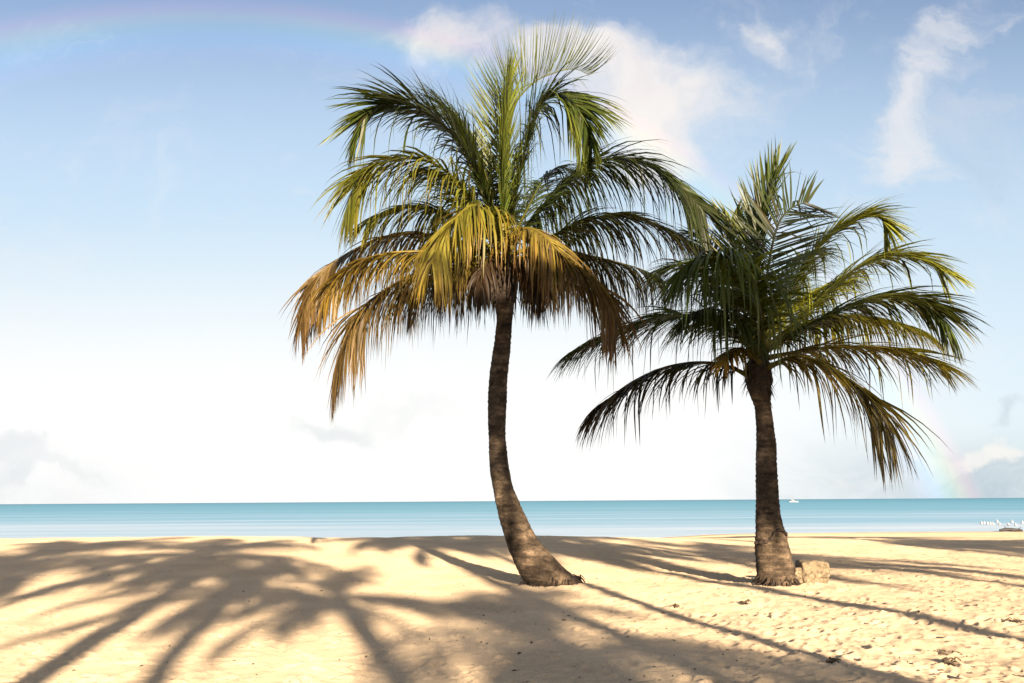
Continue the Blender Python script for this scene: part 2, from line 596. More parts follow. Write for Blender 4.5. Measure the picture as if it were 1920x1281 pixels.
def trunk_geo(rows, Y, org, seed, ring=0.011, seg=28, ydepth=0.9):
    """rows: (pixel y, left x, right x) read off the photograph; horizontal elliptical sections"""
    ctr = [pix((l + r) / 2, y, Y) for y, l, r in rows]
    rad = [abs((pix(r, y, Y) - pix(l, y, Y)).x) / 2 for y, l, r in rows]
    n = 150
    zs = [p.z for p in ctr]
    V, F, C = [], [], []
    rr = random.Random(seed)
    rings = []
    z = zs[-1]
    order = sorted(range(len(zs)), key=lambda i: zs[i])
    zz = np.array([zs[i] for i in order]); xx = np.array([ctr[i].x for i in order]); ra = np.array([rad[i] for i in order])
    # smooth resample
    Zs = np.linspace(zz[0], zz[-1], n)
    def spl(v):
        y = np.interp(Zs, zz, v)
        k = np.array([1, 2, 3, 4, 3, 2, 1.]); k /= k.sum()
        yp = np.concatenate([np.full(3, y[0]), y, np.full(3, y[-1])])
        return np.convolve(yp, k, 'valid')
    X, Rr = spl(xx), spl(ra)
    wob = np.array([rr.uniform(-1, 1) for _ in range(n)])
    ph = 0.0
    for i in range(n):
        ph += (Zs[1] - Zs[0]) / (0.085 + 0.03 * rr.random())
        saw = ph - math.floor(ph)
        for k in range(seg):
            a = 2 * math.pi * k / seg
            nz = float(fbm(np.array([math.cos(a) * 1.3 + seed]), np.array([Zs[i] * 2.4 + math.sin(a) * 1.3]), seed, 3)[0])
            r = Rr[i] * (1 + 0.13 * nz) + ring * (saw - 0.5) + 0.004 * wob[i]
            V.append(Vector((X[i] + r * math.cos(a), Y + r * ydepth * math.sin(a), Zs[i])) - org)
            g = 0.72 + 0.4 * saw + 0.9 * nz
            C.append((g, g, g, 1))
    for i in range(n - 1):
        for k in range(seg):
            F.append((i * seg + k, i * seg + (k + 1) % seg, (i + 1) * seg + (k + 1) % seg, (i + 1) * seg + k))
    F.append(tuple((n - 1) * seg + k for k in range(seg)))
    F.append(tuple(reversed(range(seg))))
    return V, F, C

def fibre_geo(p, r, h, seed, org, flare=1.4):
    """ragged fibrous sheath round the growing point: overlapping torn strips on a core"""
    rr = random.Random(seed)
    V, F = [], []
    seg, n = 16, 12
    for i in range(n):
        f = i / (n - 1)
        R_ = r * (1 + (flare - 1) * math.sin(math.pi * min(1, f * 1.1)) ** 1.2) * (1 - 0.55 * max(0, f - .6) / .4)
        for k in range(seg):
            a = 2 * math.pi * k / seg
            q = R_ * (1 + rr.uniform(-.12, .12))
            V.append(p + Vector((q * math.cos(a), q * math.sin(a), -h * 0.45 + h * f)) - org)
    for i in range(n - 1):
        for k in range(seg):
            F.append((i * seg + k, i * seg + (k + 1) % seg, (i + 1) * seg + (k + 1) % seg, (i + 1) * seg + k))
    F.append(tuple((n - 1) * seg + k for k in range(seg)))
    for s in range(70):
        a = rr.uniform(0, 6.283); z0 = rr.uniform(-.45, .3) * h
        q = r * rr.uniform(1.0, flare)
        b0 = p + Vector((q * math.cos(a), q * math.sin(a), z0))
        o = Vector((math.cos(a), math.sin(a), 0)); tdir = Vector((-math.sin(a), math.cos(a), 0))
        ln = rr.uniform(.12, .34); wd = rr.uniform(.012, .04)
        tip = b0 + o * ln * rr.uniform(.1, .75) + Vector((0, 0, ln * rr.choice((-1, -.8, .7, .9))))
        b = len(V)
        V += [b0 - tdir * wd - org, b0 + tdir * wd - org, tip - org]
        F.append((b, b + 1, b + 2))
    return V, F

def palm_from_photo(Y, base_px, rows, head_px, fronds, label, sheath, seed, scar=None):
    base = pix(base_px[0], base_px[1], Y)
    org = Vector((base.x, Y, sandz(base.x, Y)))
    tree = empty('palm_tree', org)
    tag(tree, label, 'palm tree')
    V, F, C = trunk_geo(rows, Y, org, seed)
    tk = mesh_obj('trunk', V, F, M_BARK, tree, cols=C)
    hp = pix(head_px[0], head_px[1], Y)
    V, F = fibre_geo(pix(sheath[0], sheath[1], Y), sheath[2], sheath[3], seed, org, 1.2)
    mesh_obj('leaf_sheath', V, F, M_FIBRE, tree, smooth=False)
    rnd = random.Random(seed)
    for fr in fronds:
        pts = [pix(x, y, Y + d) for x, y, d in fr['p']]
        kw = {k: v for k, v in fr.items() if k not in ('p', 'label')}
        add_frond(tree, org, pts, fr.get('label'), rnd=rnd, **kw)
    return tree, org

CAMF = Vector((0, -1, 0.25))     # upper side turned to the beach
BACK = Vector((0, 1, 0.4))

YL = 17.2
left_rows = [(1120, 1000, 1130), (1096, 988, 1092), (1080, 976, 1074), (1060, 964, 1052), (1036, 955, 1031), (1015, 948, 1011), (995, 942, 999), (977, 938, 990), (945, 930, 975),
             (918, 924, 964), (890, 919, 957), (859, 917, 951), (830, 916, 949), (800, 915, 948), (770, 914, 949), (740, 915, 951), (700, 918, 952),
             (660, 924, 957), (630, 928, 959), (600, 931, 961), (575, 930, 963), (550, 926, 966), (520, 925, 966), (480, 930, 962)]
left_fronds = [
    dict(p=[(952, 465, .5), (985, 400, 1.4), (1020, 335, 2.1), (1052, 312, 2.3), (1085, 330, 2.4)], L=.9, hang=.7, c=(DGR, GRN, LIM), dens=18),
    dict(p=[(932, 465, .5), (892, 400, 1.4), (855, 345, 2.0), (822, 325, 2.3), (790, 335, 2.5)], L=1.0, hang=.6, c=(DGR, GRN, LIM), dens=24),
    dict(p=[(936, 492, .3), (892, 495, 1.2), (852, 520, 1.8), (825, 560, 2.0)], L=.95, hang=1.1, c=(GRN, OLV, BRN), dens=22, dead=.3),
    dict(p=[(955, 492, .3), (1000, 485, 1.2), (1050, 500, 1.8), (1090, 535, 2.1)], L=.95, hang=1.1, c=(GRN, OLV, BRN), dens=22, dead=.3),
    # back ones first
    dict(p=[(945, 470, .1), (950, 380, .5), (954, 280, .9), (962, 210, 1.1), (985, 168, 1.0), (1030, 140, .8), (1085, 130, .7), (1128, 162, .6)],
         L=1.0, hang=0.0, c=(LIM, LIM, PALE), nh=Vector((-.6, -.35, 1)), spread=.45, sides=(1, 1), wind=(-.06, 0, .7), fold=.9, w=.020, start=.6, dens=17, dead=0,
         label='tall pale frond at the top, its leaflets blown upright'),
    dict(p=[(945, 470, 0), (942, 390, -.1), (941, 310, -.2), (944, 230, -.2), (950, 165, -.1), (955, 120, 0)],
         L=.85, hang=-.3, c=(GRN, LIM, LIM), nh=Vector((.93, -.36, .1)), spread=.3, w=.022, start=.3, label='young upright spear frond', dens=20, dead=.05),
    dict(p=[(948, 470, .1), (968, 360, .4), (990, 260, .7), (1012, 200, .8), (1045, 175, .7), (1085, 205, .4), (1108, 255, .2), (1114, 305, .1)],
         L=1.05, hang=.62, c=(DGR, GRN, LIM), start=.2, dens=26),
    dict(p=[(935, 460, 0), (900, 350, -.1), (860, 270, -.2), (815, 222, -.2), (765, 198, -.2), (715, 196, -.2), (678, 228, -.2), (655, 285, -.2)],
         L=.95, hang=.42, c=(DGR, GRN, LIM), start=.22, dens=25),
    dict(p=[(938, 460, .2), (916, 350, .5), (892, 275, .8), (858, 225, .9), (825, 195, .9), (800, 182, .9)],
         L=1.1, hang=.5, c=(DGR, DGR, GRN), start=.2, dens=26),
    dict(p=[(955, 470, .3), (1000, 410, .6), (1060, 345, .9), (1120, 305, 1.0), (1180, 300, 1.0), (1240, 322, .9), (1298, 372, .8), (1345, 425, .7)],
         L=1.15, hang=.72, c=(GRN, DGR, DGR), start=.16, dens=28, label='dark frond arching over to the right'),
    dict(p=[(955, 480, .3), (1015, 455, .6), (1080, 420, .9), (1150, 406, 1.1), (1220, 416, 1.1), (1285, 448, 1.0), (1335, 492, .9)],
         L=1.0, hang=.75, c=(DGR, DGR, DKB), start=.16, dens=26),
    dict(p=[(955, 490, .4), (1020, 472, .8), (1090, 478, 1.2), (1150, 490, 1.4), (1215, 510, 1.4), (1268, 540, 1.3)],
         L=1.05, hang=1.2, c=(DKB, DGR, DKB), start=.16, dens=26),
    dict(p=[(935, 480, .2), (880, 430, .6), (820, 395, .9), (760, 388, 1.0), (705, 405, .9), (668, 440, .8)],
         L=.85, hang=.85, c=(GRN, LIM, YEL), start=.15, dens=24),
    dict(p=[(932, 485, .2), (870, 455, .5), (800, 440, .8), (730, 442, .9), (665, 468, .9), (608, 508, .8), (575, 565, .7), (556, 640, .6)],
         L=.9, hang=1.0, c=(OLV, TAN, BRN), start=.15, dens=25, dead=.45, label='drooping browned frond reaching furthest left'),
    dict(p=[(930, 490, -.1), (860, 478, -.3), (790, 472, -.5), (720, 476, -.6), (660, 498, -.6), (615, 545, -.6), (590, 610, -.6)],
         L=.85, hang=1.05, c=(YEL, GLD, TAN), start=.17, dens=20, thin=.1, dead=.4),
    dict(p=[(935, 470, -.1), (885, 385, -.4), (835, 320, -.7), (780, 298, -.8), (720, 305, -.9), (675, 335, -.9), (652, 385, -.9), (642, 430, -.9)],
         L=1.0, hang=.8, c=(LIM, LIM, YEL), start=.18, dens=20, thin=.08, label='yellow-green frond hanging on the left'),
    dict(p=[(935, 500, .3), (885, 495, .6), (835, 505, .8), (790, 530, .9), (755, 570, .9)],
         L=1.0, hang=1.1, c=(OLV, BRN, BRN), start=.15, dens=26, dead=.4),
    dict(p=[(930, 505, -.1), (855, 500, -.3), (785, 514, -.4), (715, 548, -.5), (662, 605, -.5), (632, 675, -.5), (617, 742, -.5)],
         L=1.05, hang=1.1, c=(OLV, TAN, TAN), start=.14, dens=24, dead=.42, label='dead orange-brown frond hanging lowest on the left'),
    dict(p=[(948, 495, 0), (985, 500, -.5), (1010, 530, -1.0), (1020, 580, -1.3)],
         L=.65, hang=1.2, c=(BRN, DKB, DKB), start=.3, dens=18, dead=.6),
    dict(p=[(940, 490, -.1), (920, 480, -.6), (905, 510, -1.1), (900, 560, -1.4)],
         L=.6, hang=1.2, c=(DKB, DKB, DKB), start=.3, dens=16),
    dict(p=[(948, 480, -.2), (968, 435, -.6), (1005, 432, -1.0), (1048, 472, -1.4), (1095, 515, -1.7), (1135, 555, -1.9), (1156, 600, -2.0), (1162, 640, -2.0)],
         L=1.0, hang=1.0, c=(YEL, TAN, ORG), start=.12, dens=24, dead=.35, label='golden frond turning rust-brown, drooping to the right'),
    dict(p=[(942, 470, -.2), (925, 415, -.7), (893, 385, -1.2), (858, 405, -1.7), (825, 455, -2.1), (797, 525, -2.4)],
         L=1.0, hang=.95, c=(LIM, YEL, GLD), start=.14, dens=19, label='yellow frond arching towards the beach'),
]

YR = 17.0
right_rows = [(1125, 1416, 1500), (1098, 1421, 1491), (1085, 1419, 1490), (1060, 1417, 1486), (1028, 1415, 1480), (995, 1416, 1470), (962, 1417, 1462), (930, 1418, 1460),
              (897, 1418, 1458), (860, 1418, 1456), (831, 1418, 1455), (798, 1418, 1450), (765, 1416, 1446), (740, 1405, 1446), (720, 1400, 1446), (690, 1402, 1444), (660, 1408, 1440)]
right_fronds = [
    dict(p=[(1424, 655, .5), (1385, 560, 1.3), (1345, 480, 1.9), (1310, 440, 2.2), (1275, 450, 2.3)], L=.85, hang=.6, c=(DGR, DGR, GRN), dens=20),
    dict(p=[(1430, 655, .5), (1462, 560, 1.3), (1495, 495, 1.9), (1530, 470, 2.2), (1562, 490, 2.3)], L=.8, hang=.55, c=(DGR, GRN, LIM), dens=20),
    dict(p=[(1422, 665, -.2), (1385, 610, -.7), (1340, 580, -1.1), (1295, 590, -1.4), (1262, 625, -1.5)], L=.75, hang=.8, c=(GRN, DGR, GRN), dens=20),
    dict(p=[(1428, 660, .2), (1420, 560, .3), (1416, 470, .3), (1425, 400, .2), (1448, 335, .1), (1470, 292, 0)],
         L=.7, hang=-.2, c=(GRN, GRN, LIM), nh=Vector((-.6, -.8, .2)), spread=.42, w=.026, start=.8, dens=17, label='upright spear frond at the top'),
    dict(p=[(1424, 650, .3), (1400, 560, .8), (1382, 480, 1.1), (1372, 420, 1.2), (1366, 388, 1.2)],
         L=.7, hang=.0, c=(GRN, LIM, YEL), nh=CAMF, spread=.7, w=.03, start=.5, dens=16),
    dict(p=[(1432, 650, .4), (1476, 585, .9), (1522, 548, 1.2), (1570, 528, 1.3), (1610, 530, 1.2)],
         L=.8, hang=.6, dead=.05, c=(YLG, YLG, YLG), start=.2, dens=24),
    dict(p=[(1432, 655, .5), (1500, 610, 1.2), (1580, 592, 1.8), (1660, 600, 2.1), (1725, 620, 2.2), (1765, 650, 2.2)],
         L=.75, hang=.7, dead=.05, c=(YLG, YLG, GLD), start=.2, dens=24),
    dict(p=[(1420, 650, .3), (1370, 565, .7), (1320, 512, 1.0), (1262, 498, 1.2), (1205, 520, 1.2)],
         L=.9, hang=.8, c=(DGR, DGR, DKB), start=.2, dens=26),
    dict(p=[(1432, 650, .1), (1480, 550, .2), (1535, 465, .2), (1590, 420, .1), (1635, 400, 0), (1662, 425, -.1), (1660, 458, -.1)],
         L=.75, hang=.45, c=(LIM, YLG, YLG), start=.2, dens=26, spread=.6, dead=.05),
    dict(p=[(1434, 655, .2), (1505, 590, .4), (1575, 525, .5), (1635, 488, .5), (1695, 478, .4), (1748, 492, .3), (1782, 530, .2)],
         L=.9, hang=.5, c=(LIM, YLG, YLG), start=.18, dens=26, dead=.1),
    dict(p=[(1434, 660, -.1), (1515, 610, -.3), (1595, 572, -.4), (1675, 556, -.5), (1740, 570, -.5), (1775, 605, -.5), (1800, 650, -.5)],
         L=.88, hang=.55, dead=.12, c=(GRN, GRN, OLV), start=.16, dens=28, label='dark frond arching out to the right'),
    dict(p=[(1430, 650, -.3), (1434, 560, -.5), (1444, 480, -.6), (1462, 415, -.6), (1492, 386, -.5), (1542, 376, -.4)],
         L=.8, hang=.12, c=(DGR, DGR, DGR), nh=CAMF, spread=1.25, start=.5, dens=10, w=.036, label='dark frond with its tip bent flat'),
    dict(p=[(1436, 672, .1), (1515, 656, .2), (1595, 650, .3), (1675, 656, .3), (1745, 675, .3), (1798, 704, .3)],
         L=.88, hang=.55, dead=.1, c=(YEL, YLG, GLD), start=.14, dens=24),
    dict(p=[(1420, 665, .1), (1355, 612, .1), (1290, 592, .1), (1220, 598, .1), (1150, 622, .1), (1092, 650, .1), (1048, 672, .1)],
         L=.9, hang=.6, dead=.12, c=(LIM, GRN, GRN), start=.14, dens=26),
    dict(p=[(1414, 712, 0), (1368, 688, -.1), (1312, 680, -.2), (1245, 690, -.3), (1185, 718, -.4), (1132, 758, -.4), (1092, 798, -.4)],
         L=.88, hang=.75, c=(DGR, DKB, DKB), start=.22, dens=22, thin=.06, label='sparse dark frond hanging low on the left'),
    dict(p=[(1424, 680, -.2), (1395, 655, -.6), (1372, 660, -1.0), (1352, 690, -1.3)],
         L=.45, hang=.6, c=(OLV, GLD, BRN), start=.2, dens=20),
    dict(p=[(1438, 690, -.2), (1495, 668, -.5), (1560, 690, -.8), (1620, 738, -1.0), (1664, 790, -1.1), (1694, 850, -1.1)],
         L=1.1, hang=.8, c=(OLV, OLV, GLD), start=.12, dens=19, thin=.12, w=.04, label='olive-brown frond with long hanging leaflets at lower right'),
    dict(p=[(1430, 640, -.3), (1425, 570, -.9), (1395, 510, -1.5), (1350, 480, -2.0), (1300, 490, -2.4), (1262, 540, -2.7)],
         L=1.2, hang=.8, dead=.1, c=(LIM, GRN, GRN), start=.16, dens=21, w=.042, label='dull green frond arching towards the beach'),
]

lt, lorg = palm_from_photo(YL, (1038, 1096), left_rows, (945, 470), left_fronds,
                           'taller coconut palm with curved leaning trunk and orange-brown lower fronds', (946, 530, .205, .9), 5)
rtree, rorg = palm_from_photo(YR, (1455, 1098), right_rows, (1428, 670), right_fronds,
                              'shorter coconut palm with straight upright trunk beside a stone block', (1422, 700, .215, .8), 9)
def roots(tree, org, base_l, base_r, Y, seed):
    """ragged root mass and torn fibre where the trunk meets the sand"""
    rr = random.Random(seed)
    a, b = pix(base_l, 1094, Y), pix(base_r, 1094, Y)
    cx, R_ = (a.x + b.x) / 2, (b.x - a.x) / 2
    parts = []
    for k in range(110):
        t = rr.uniform(0, 6.283)
        o = Vector((math.cos(t), math.sin(t) * .9, 0))
        q = R_ * rr.uniform(.86, 1.02)
        p0 = Vector((cx, Y, org.z)) + o * q + Vector((0, 0, rr.uniform(.02, .16)))
        ln = rr.uniform(.05, .17)
        p1 = p0 + o * ln * .45 + Vector((rr.gauss(0, .02), rr.gauss(0, .02), -ln * .45))
        p2 = p0 + o * ln + Vector((rr.gauss(0, .04), rr.gauss(0, .04), -ln * 1.2))
        w = rr.uniform(.006, .016)
        parts.append(tube([p0 - org, p1 - org, p2 - org], [w, w * .9, w * .3], 5))
    V, F = merge(parts)
    mesh_obj('roots', V, F, M_FIBRE, tree)
roots(lt, lorg, 985, 1090, YL, 3)
roots(rtree, rorg, 1420, 1491, YR, 4)
# dark broken bark edge across the right trunk
def bark_scar():
    pts = [(1414, 1018), (1426, 1016), (1438, 1010), (1446, 998), (1454, 993), (1463, 995), (1472, 1004)]
    P = []
    for k, (x, y) in enumerate(pts):
        c = pix((1415 + 1474) / 2, y, YR); r = abs((pix(1474, y, YR) - pix(1415, y, YR)).x) / 2
        q = pix(x, y, YR)
        dx = max(-.985, min(.985, (q.x - c.x) / r))
        P.append(Vector((q.x, YR - r * .9 * math.sqrt(1 - dx * dx) - .01, q.z)) - rorg)
    path, _ = catmull(P, 30)
    V, F = tube(path, [0.030 + 0.010 * math.sin(i * 1.7) for i in range(30)], 6)
    o = mesh_obj('bark_scar', V, F, M_FIBRE, rtree)
    o['label'] = 'dark torn edge of bark across the trunk'
bark_scar()

# ------------------------------------------------------------------ palms behind the viewer, whose shadows lie on the sand
def generic_frond(rnd, el, length, droop):
    P = []
    p = Vector((0, 0, 0)); a = el
    for i in range(7):
        P.append(p.copy())
        p = p + Vector((math.cos(a), 0, math.sin(a))) * (length / 6)
        a -= droop / 6
    return P

def make_shade_palm():
    root = empty('palm_tree', (0, 0, 0))
    rnd = random.Random(42)
    V, F = tube([Vector((0, 0, -.3 + i * .05)) for i in range(21)], [0.5] * 21, 12)
    tp = [Vector((0.0 + 0.15 * math.sin(i * .5), 0, i / 20 - 0.02)) for i in range(21)]
    V, F = tube([Vector((p.x, p.y, p.z)) for p in tp], [0.24 - 0.11 * min(1, i / 6) for i in range(21)], 12)
    trunk = mesh_obj('trunk', V, F, M_BARK, root, cols=[(1, 1, 1, 1)] * len(V))
    fr = []
    for k in range(5):
        el = (1.25, .85, .45, .1, -.25)[k]
        (V, F, C), (SV, SF, SC) = frond_geo(generic_frond(rnd, el, 4.3, (1.2, 1.5, 1.5, 1.2, .9)[k]), L=.80, hang=.7, c=(GRN, GRN, YEL), dens=13, rnd=rnd, w=.042)
        o = mesh_obj('frond', V, F, M_LEAF, root, cols=C)
        s = mesh_obj('stalk', SV, SF, M_LEAF, o, cols=SC)
        fr.append(o)
    return root, trunk, fr

sp_root, sp_trunk, sp_fr = make_shade_palm()

def shade_palm(first, gx, gy, hc, label, lean=0.0, nf=22, seed=1, scale=1.0, lowmax=-.25):
    """stand a palm so that its crown's shadow falls round ground point (gx, gy)"""
    rnd = random.Random(seed)
    s = hc / math.tan(SUN_EL)
    bx, by = gx - away.x * s, gy - away.y * s
    root = sp_root if first else sp_root.copy()
    if not first:
        COL.objects.link(root)
    root.location = (bx, by, sandz(bx, by))
    tag(root, label, 'palm tree', 'palms behind the viewer')
    tr = sp_trunk if first else sp_trunk.copy()
    if not first:
        COL.objects.link(tr)
    tr.parent = root
    tr.scale = (1, 1, hc)
    tr.rotation_euler = (0, 0, rnd.uniform(0, 6.28))
    tx = 0.15 * math.sin(10) * math.cos(tr.rotation_euler[2]); ty = 0.15 * math.sin(10) * math.sin(tr.rotation_euler[2])
    for i in range(nf):
        k = i % 5
        src = sp_fr[k]
        if first and i < 5:
            f, st = src, None
        else:
            f = src.copy(); COL.objects.link(f)
            st = src.children[0].copy(); COL.objects.link(st); st.parent = f
        f.parent = root
        f.location = (tx, ty, hc * .98)
        f.rotation_euler = (rnd.uniform(-.25, .25), rnd.uniform(-.15, .15), i * 2.39996 + rnd.uniform(-.25, .25))
        sc = scale * rnd.uniform(.85, 1.15)
        f.scale = (sc, sc, sc)
    return root

def at_height(px, py, Y):
    """ground point whose sun ray passes through the photographed point at distance Y"""
    p = pix(px, py, Y)
    return p + away * (p.z / math.tan(SUN_EL))

def ground(px, py, z=0.0):
    d = ray(px, py)
    return EYE + d * ((z - EYE.z) / d.z)

SHADE = [
    # point its crown shadow falls round, crown height, fronds, seed, scale, label
    (Vector((-8.6, 25.5, 0)), 8.0, 22, 1, .88, 'its trunk shadow crosses the lower left corner'),
    (Vector((-3.1, 16.2, 0)), 7.0, 15, 2, .5, 'its shadow fans out left of the curved trunk'),
    (Vector((-5.3, 17.0, 0)), 7.5, 17, 12, .66, 'its shadow fans out at the lower left'),
    (Vector((0.5, 10.7, 0)), 6.0, 18, 3, .72, 'its shadow darkens the lower middle'),
    (Vector((-2.6, 33.0, 0)), 9.0, 20, 4, .8, 'its shadow runs to the curved trunk'),
    (Vector((1.0, 30.5, 0)), 9.5, 26, 9, .95, 'its crown shades the straight trunk'),
    (at_height(940, 700, 17.2), 12.0, 26, 14, .7, 'its crown darkens the curved trunk'),
    (Vector((9.5, 52.0, 0)), 12.0, 24, 15, 1.2, 'its shadow lies along the crest beyond'),
    (at_height(1360, 600, 17.0), 13.0, 12, 10, .8, 'its shadow falls on the shorter palm crown'),
    (Vector((6.8, 27.0, 0)), 9.5, 24, 6, .78, 'its shadow lies behind the stone block'),
    (Vector((-13.2, 24.5, 0)), 8.0, 22, 7, 1.1, 'its shadow darkens the left edge'),
    (ground(1780, 1014), 11.0, 22, 8, 1.2, 'its shadow stripes the far right shore'),
]
for i, (g, hc, nf, sd, sc, lab) in enumerate(SHADE):
    shade_palm(i == 0, g.x, g.y, hc, 'coconut palm standing behind the viewer; ' + lab, nf=nf, seed=sd, scale=sc)

# ------------------------------------------------------------------ stone block and bits on the sand
def stone(name, x0, x1, y0, y1, Y, depth, seed, label, cat, notch=False):
    a, b = pix(x0, y1, Y), pix(x1, y0, Y)
    z0 = sandz((a.x + b.x) / 2, Y) - 0.08
    nx, ny, nz = 30, 14, 26
    V, idx, F = [], {}, []
    rr = np.random.RandomState(seed)
    W, H = b.x - a.x, b.z - z0
    def vid(i, j, k):
        if (i, j, k) in idx:
            return idx[(i, j, k)]
        u, v, w = i / nx - .5, j / ny - .5, k / nz - .5
        # knock the corners off
        e = (abs(2 * u) ** 9 + abs(2 * v) ** 9 + abs(2 * w) ** 9) ** (1 / 9)
        u, v, w = u / max(1, e), v / max(1, e), w / max(1, e)
        x, y, z = u * W, v * depth, (w + .5) * H
        nn = float(fbm(np.array([x * 7 + seed]), np.array([z * 7 + y * 5]), seed, 3)[0])
        n2 = float(fbm(np.array([x * 22 + seed]), np.array([z * 22 - y * 9]), seed + 7, 2)[0])
        x += nn * .06 + n2 * .02; y += nn * .09 + n2 * .05; z += float(fbm(np.array([x * 6]), np.array([y * 6 + 4.]), seed + 3, 3)[0]) * .05 * (w + .5)
        if notch and k < nz * .42 and i > nx * .62 and j < ny * .55:
            y += depth * .32 * (1 - k / (nz * .42)) + .05
        idx[(i, j, k)] = len(V)
        V.append(Vector((x, y, z)))
        return idx[(i, j, k)]
    for i in range(nx):
        for j in range(ny):
            F.append((vid(i, j, 0), vid(i, j + 1, 0), vid(i + 1, j + 1, 0), vid(i + 1, j, 0)))
            F.append((vid(i, j, nz), vid(i + 1, j, nz), vid(i + 1, j + 1, nz), vid(i, j + 1, nz)))
    for i in range(nx):
        for k in range(nz):
            F.append((vid(i, 0, k), vid(i + 1, 0, k), vid(i + 1, 0, k + 1), vid(i, 0, k + 1)))
            F.append((vid(i, ny, k), vid(i, ny, k + 1), vid(i + 1, ny, k + 1), vid(i + 1, ny, k)))
    for j in range(ny):
        for k in range(nz):
            F.append((vid(0, j, k), vid(0, j, k + 1), vid(0, j + 1, k + 1), vid(0, j + 1, k)))
            F.append((vid(nx, j, k), vid(nx, j + 1, k), vid(nx, j + 1, k + 1), vid(nx, j, k + 1)))
    o = mesh_obj(name, V, F, M_STONE)
    o.location = ((a.x + b.x) / 2, Y + .05, z0)
    tag(o, label, cat)
    return o
stone('stone_block', 1500, 1549, 1051, 1097, 17.1, .5, 4, 'rough square sandstone block with a broken lower corner beside the straight trunk', 'stone block', True)
stone('stone_slab', 1489, 1501, 1064, 1096, 17.0, .3, 8, 'narrow upright sandstone slab wedged between the straight trunk and the block', 'stone slab')

def clump(px, py, w, h, seed, label, n=40):
    """tangle of dry seaweed: crossing curled strands"""
    rr = random.Random(seed)
    g = ground(px, py, 0.0)
    for _ in range(4):
        g = ground(px, py, sandz(g.x, g.y))
    parts = []
    for k in range(n):
        a = rr.uniform(0, 6.28); c = Vector((rr.gauss(0, w * .3), rr.gauss(0, w * .3), h * rr.random() ** 2 * .8))
        ln = w * rr.uniform(.2, .5)
        d = Vector((math.cos(a), math.sin(a), rr.uniform(-.2, .3)))
        mid = c + d * ln * .5 + Vector((0, 0, rr.uniform(0, h * .4)))
        path, _ = catmull([c, mid, c + d * ln + Vector((rr.gauss(0, .02), rr.gauss(0, .02), -h * .2))], 6)
        parts.append(tube(path, [h * .13 * rr.uniform(.6, 1.2)] * 6, 5))
    V, F = merge(parts)
    o = mesh_obj('seaweed_clump', V, F, M_SCRAP)
    o.location = (g.x, g.y, g.z)
    tag(o, label, 'seaweed', 'seaweed washed up on the sand')
clump(1396, 1133, .09, .07, 1, 'lone small dark seaweed clump on sand just below the straight palm', 24)
clump(1265, 1139, .10, .05, 2, 'small dark seaweed clump midway between the two trunk bases', 24)
clump(1772, 1226, .22, .035, 3, 'widest scattered patch of dark seaweed at lower right', 40)
clump(1780, 1246, .10, .06, 4, 'little dark seaweed clump just under the widest patch', 24)
clump(1560, 1243, .10, .05, 5, 'dark seaweed tuft near the bottom edge, below the stone block', 24)
clump(1905, 1167, .14, .05, 6, 'dark seaweed tuft at the right edge above the shadow stripe', 24)

def litter():
    rr = random.Random(77)
    parts = []
    for k in range(420):
        y = 8.2 + 16 * rr.random() ** 1.5
        u = -.58 + 1.2 * rr.random() ** (.38 if k % 9 else 1.0)
        x = u * y
        z = sandz(x, y)
        s = rr.uniform(.006, .018) * (1.6 if rr.random() < .08 else 1)
        a = rr.uniform(0, 3.14)
        V, F = tube([Vector((-s * 1.4, 0, 0)), Vector((-s * .5, s * .15, s * .25)), Vector((s * .5, -s * .1, s * .3)), Vector((s * 1.4, 0, 0))], [s * .15, s * .5, s * .45, s * .1], 5)
        ca, sa = math.cos(a), math.sin(a)
        parts.append(([Vector((x + v.x * ca - v.y * sa, y + v.x * sa + v.y * ca, z + v.z + s * .1)) for v in V], F))
    V, F = merge(parts)
    o = mesh_obj('debris', V, F, M_SCRAP)
    tag(o, 'tiny dark bits of leaf and seaweed strewn over the sand', 'debris', kind='stuff')
litter()

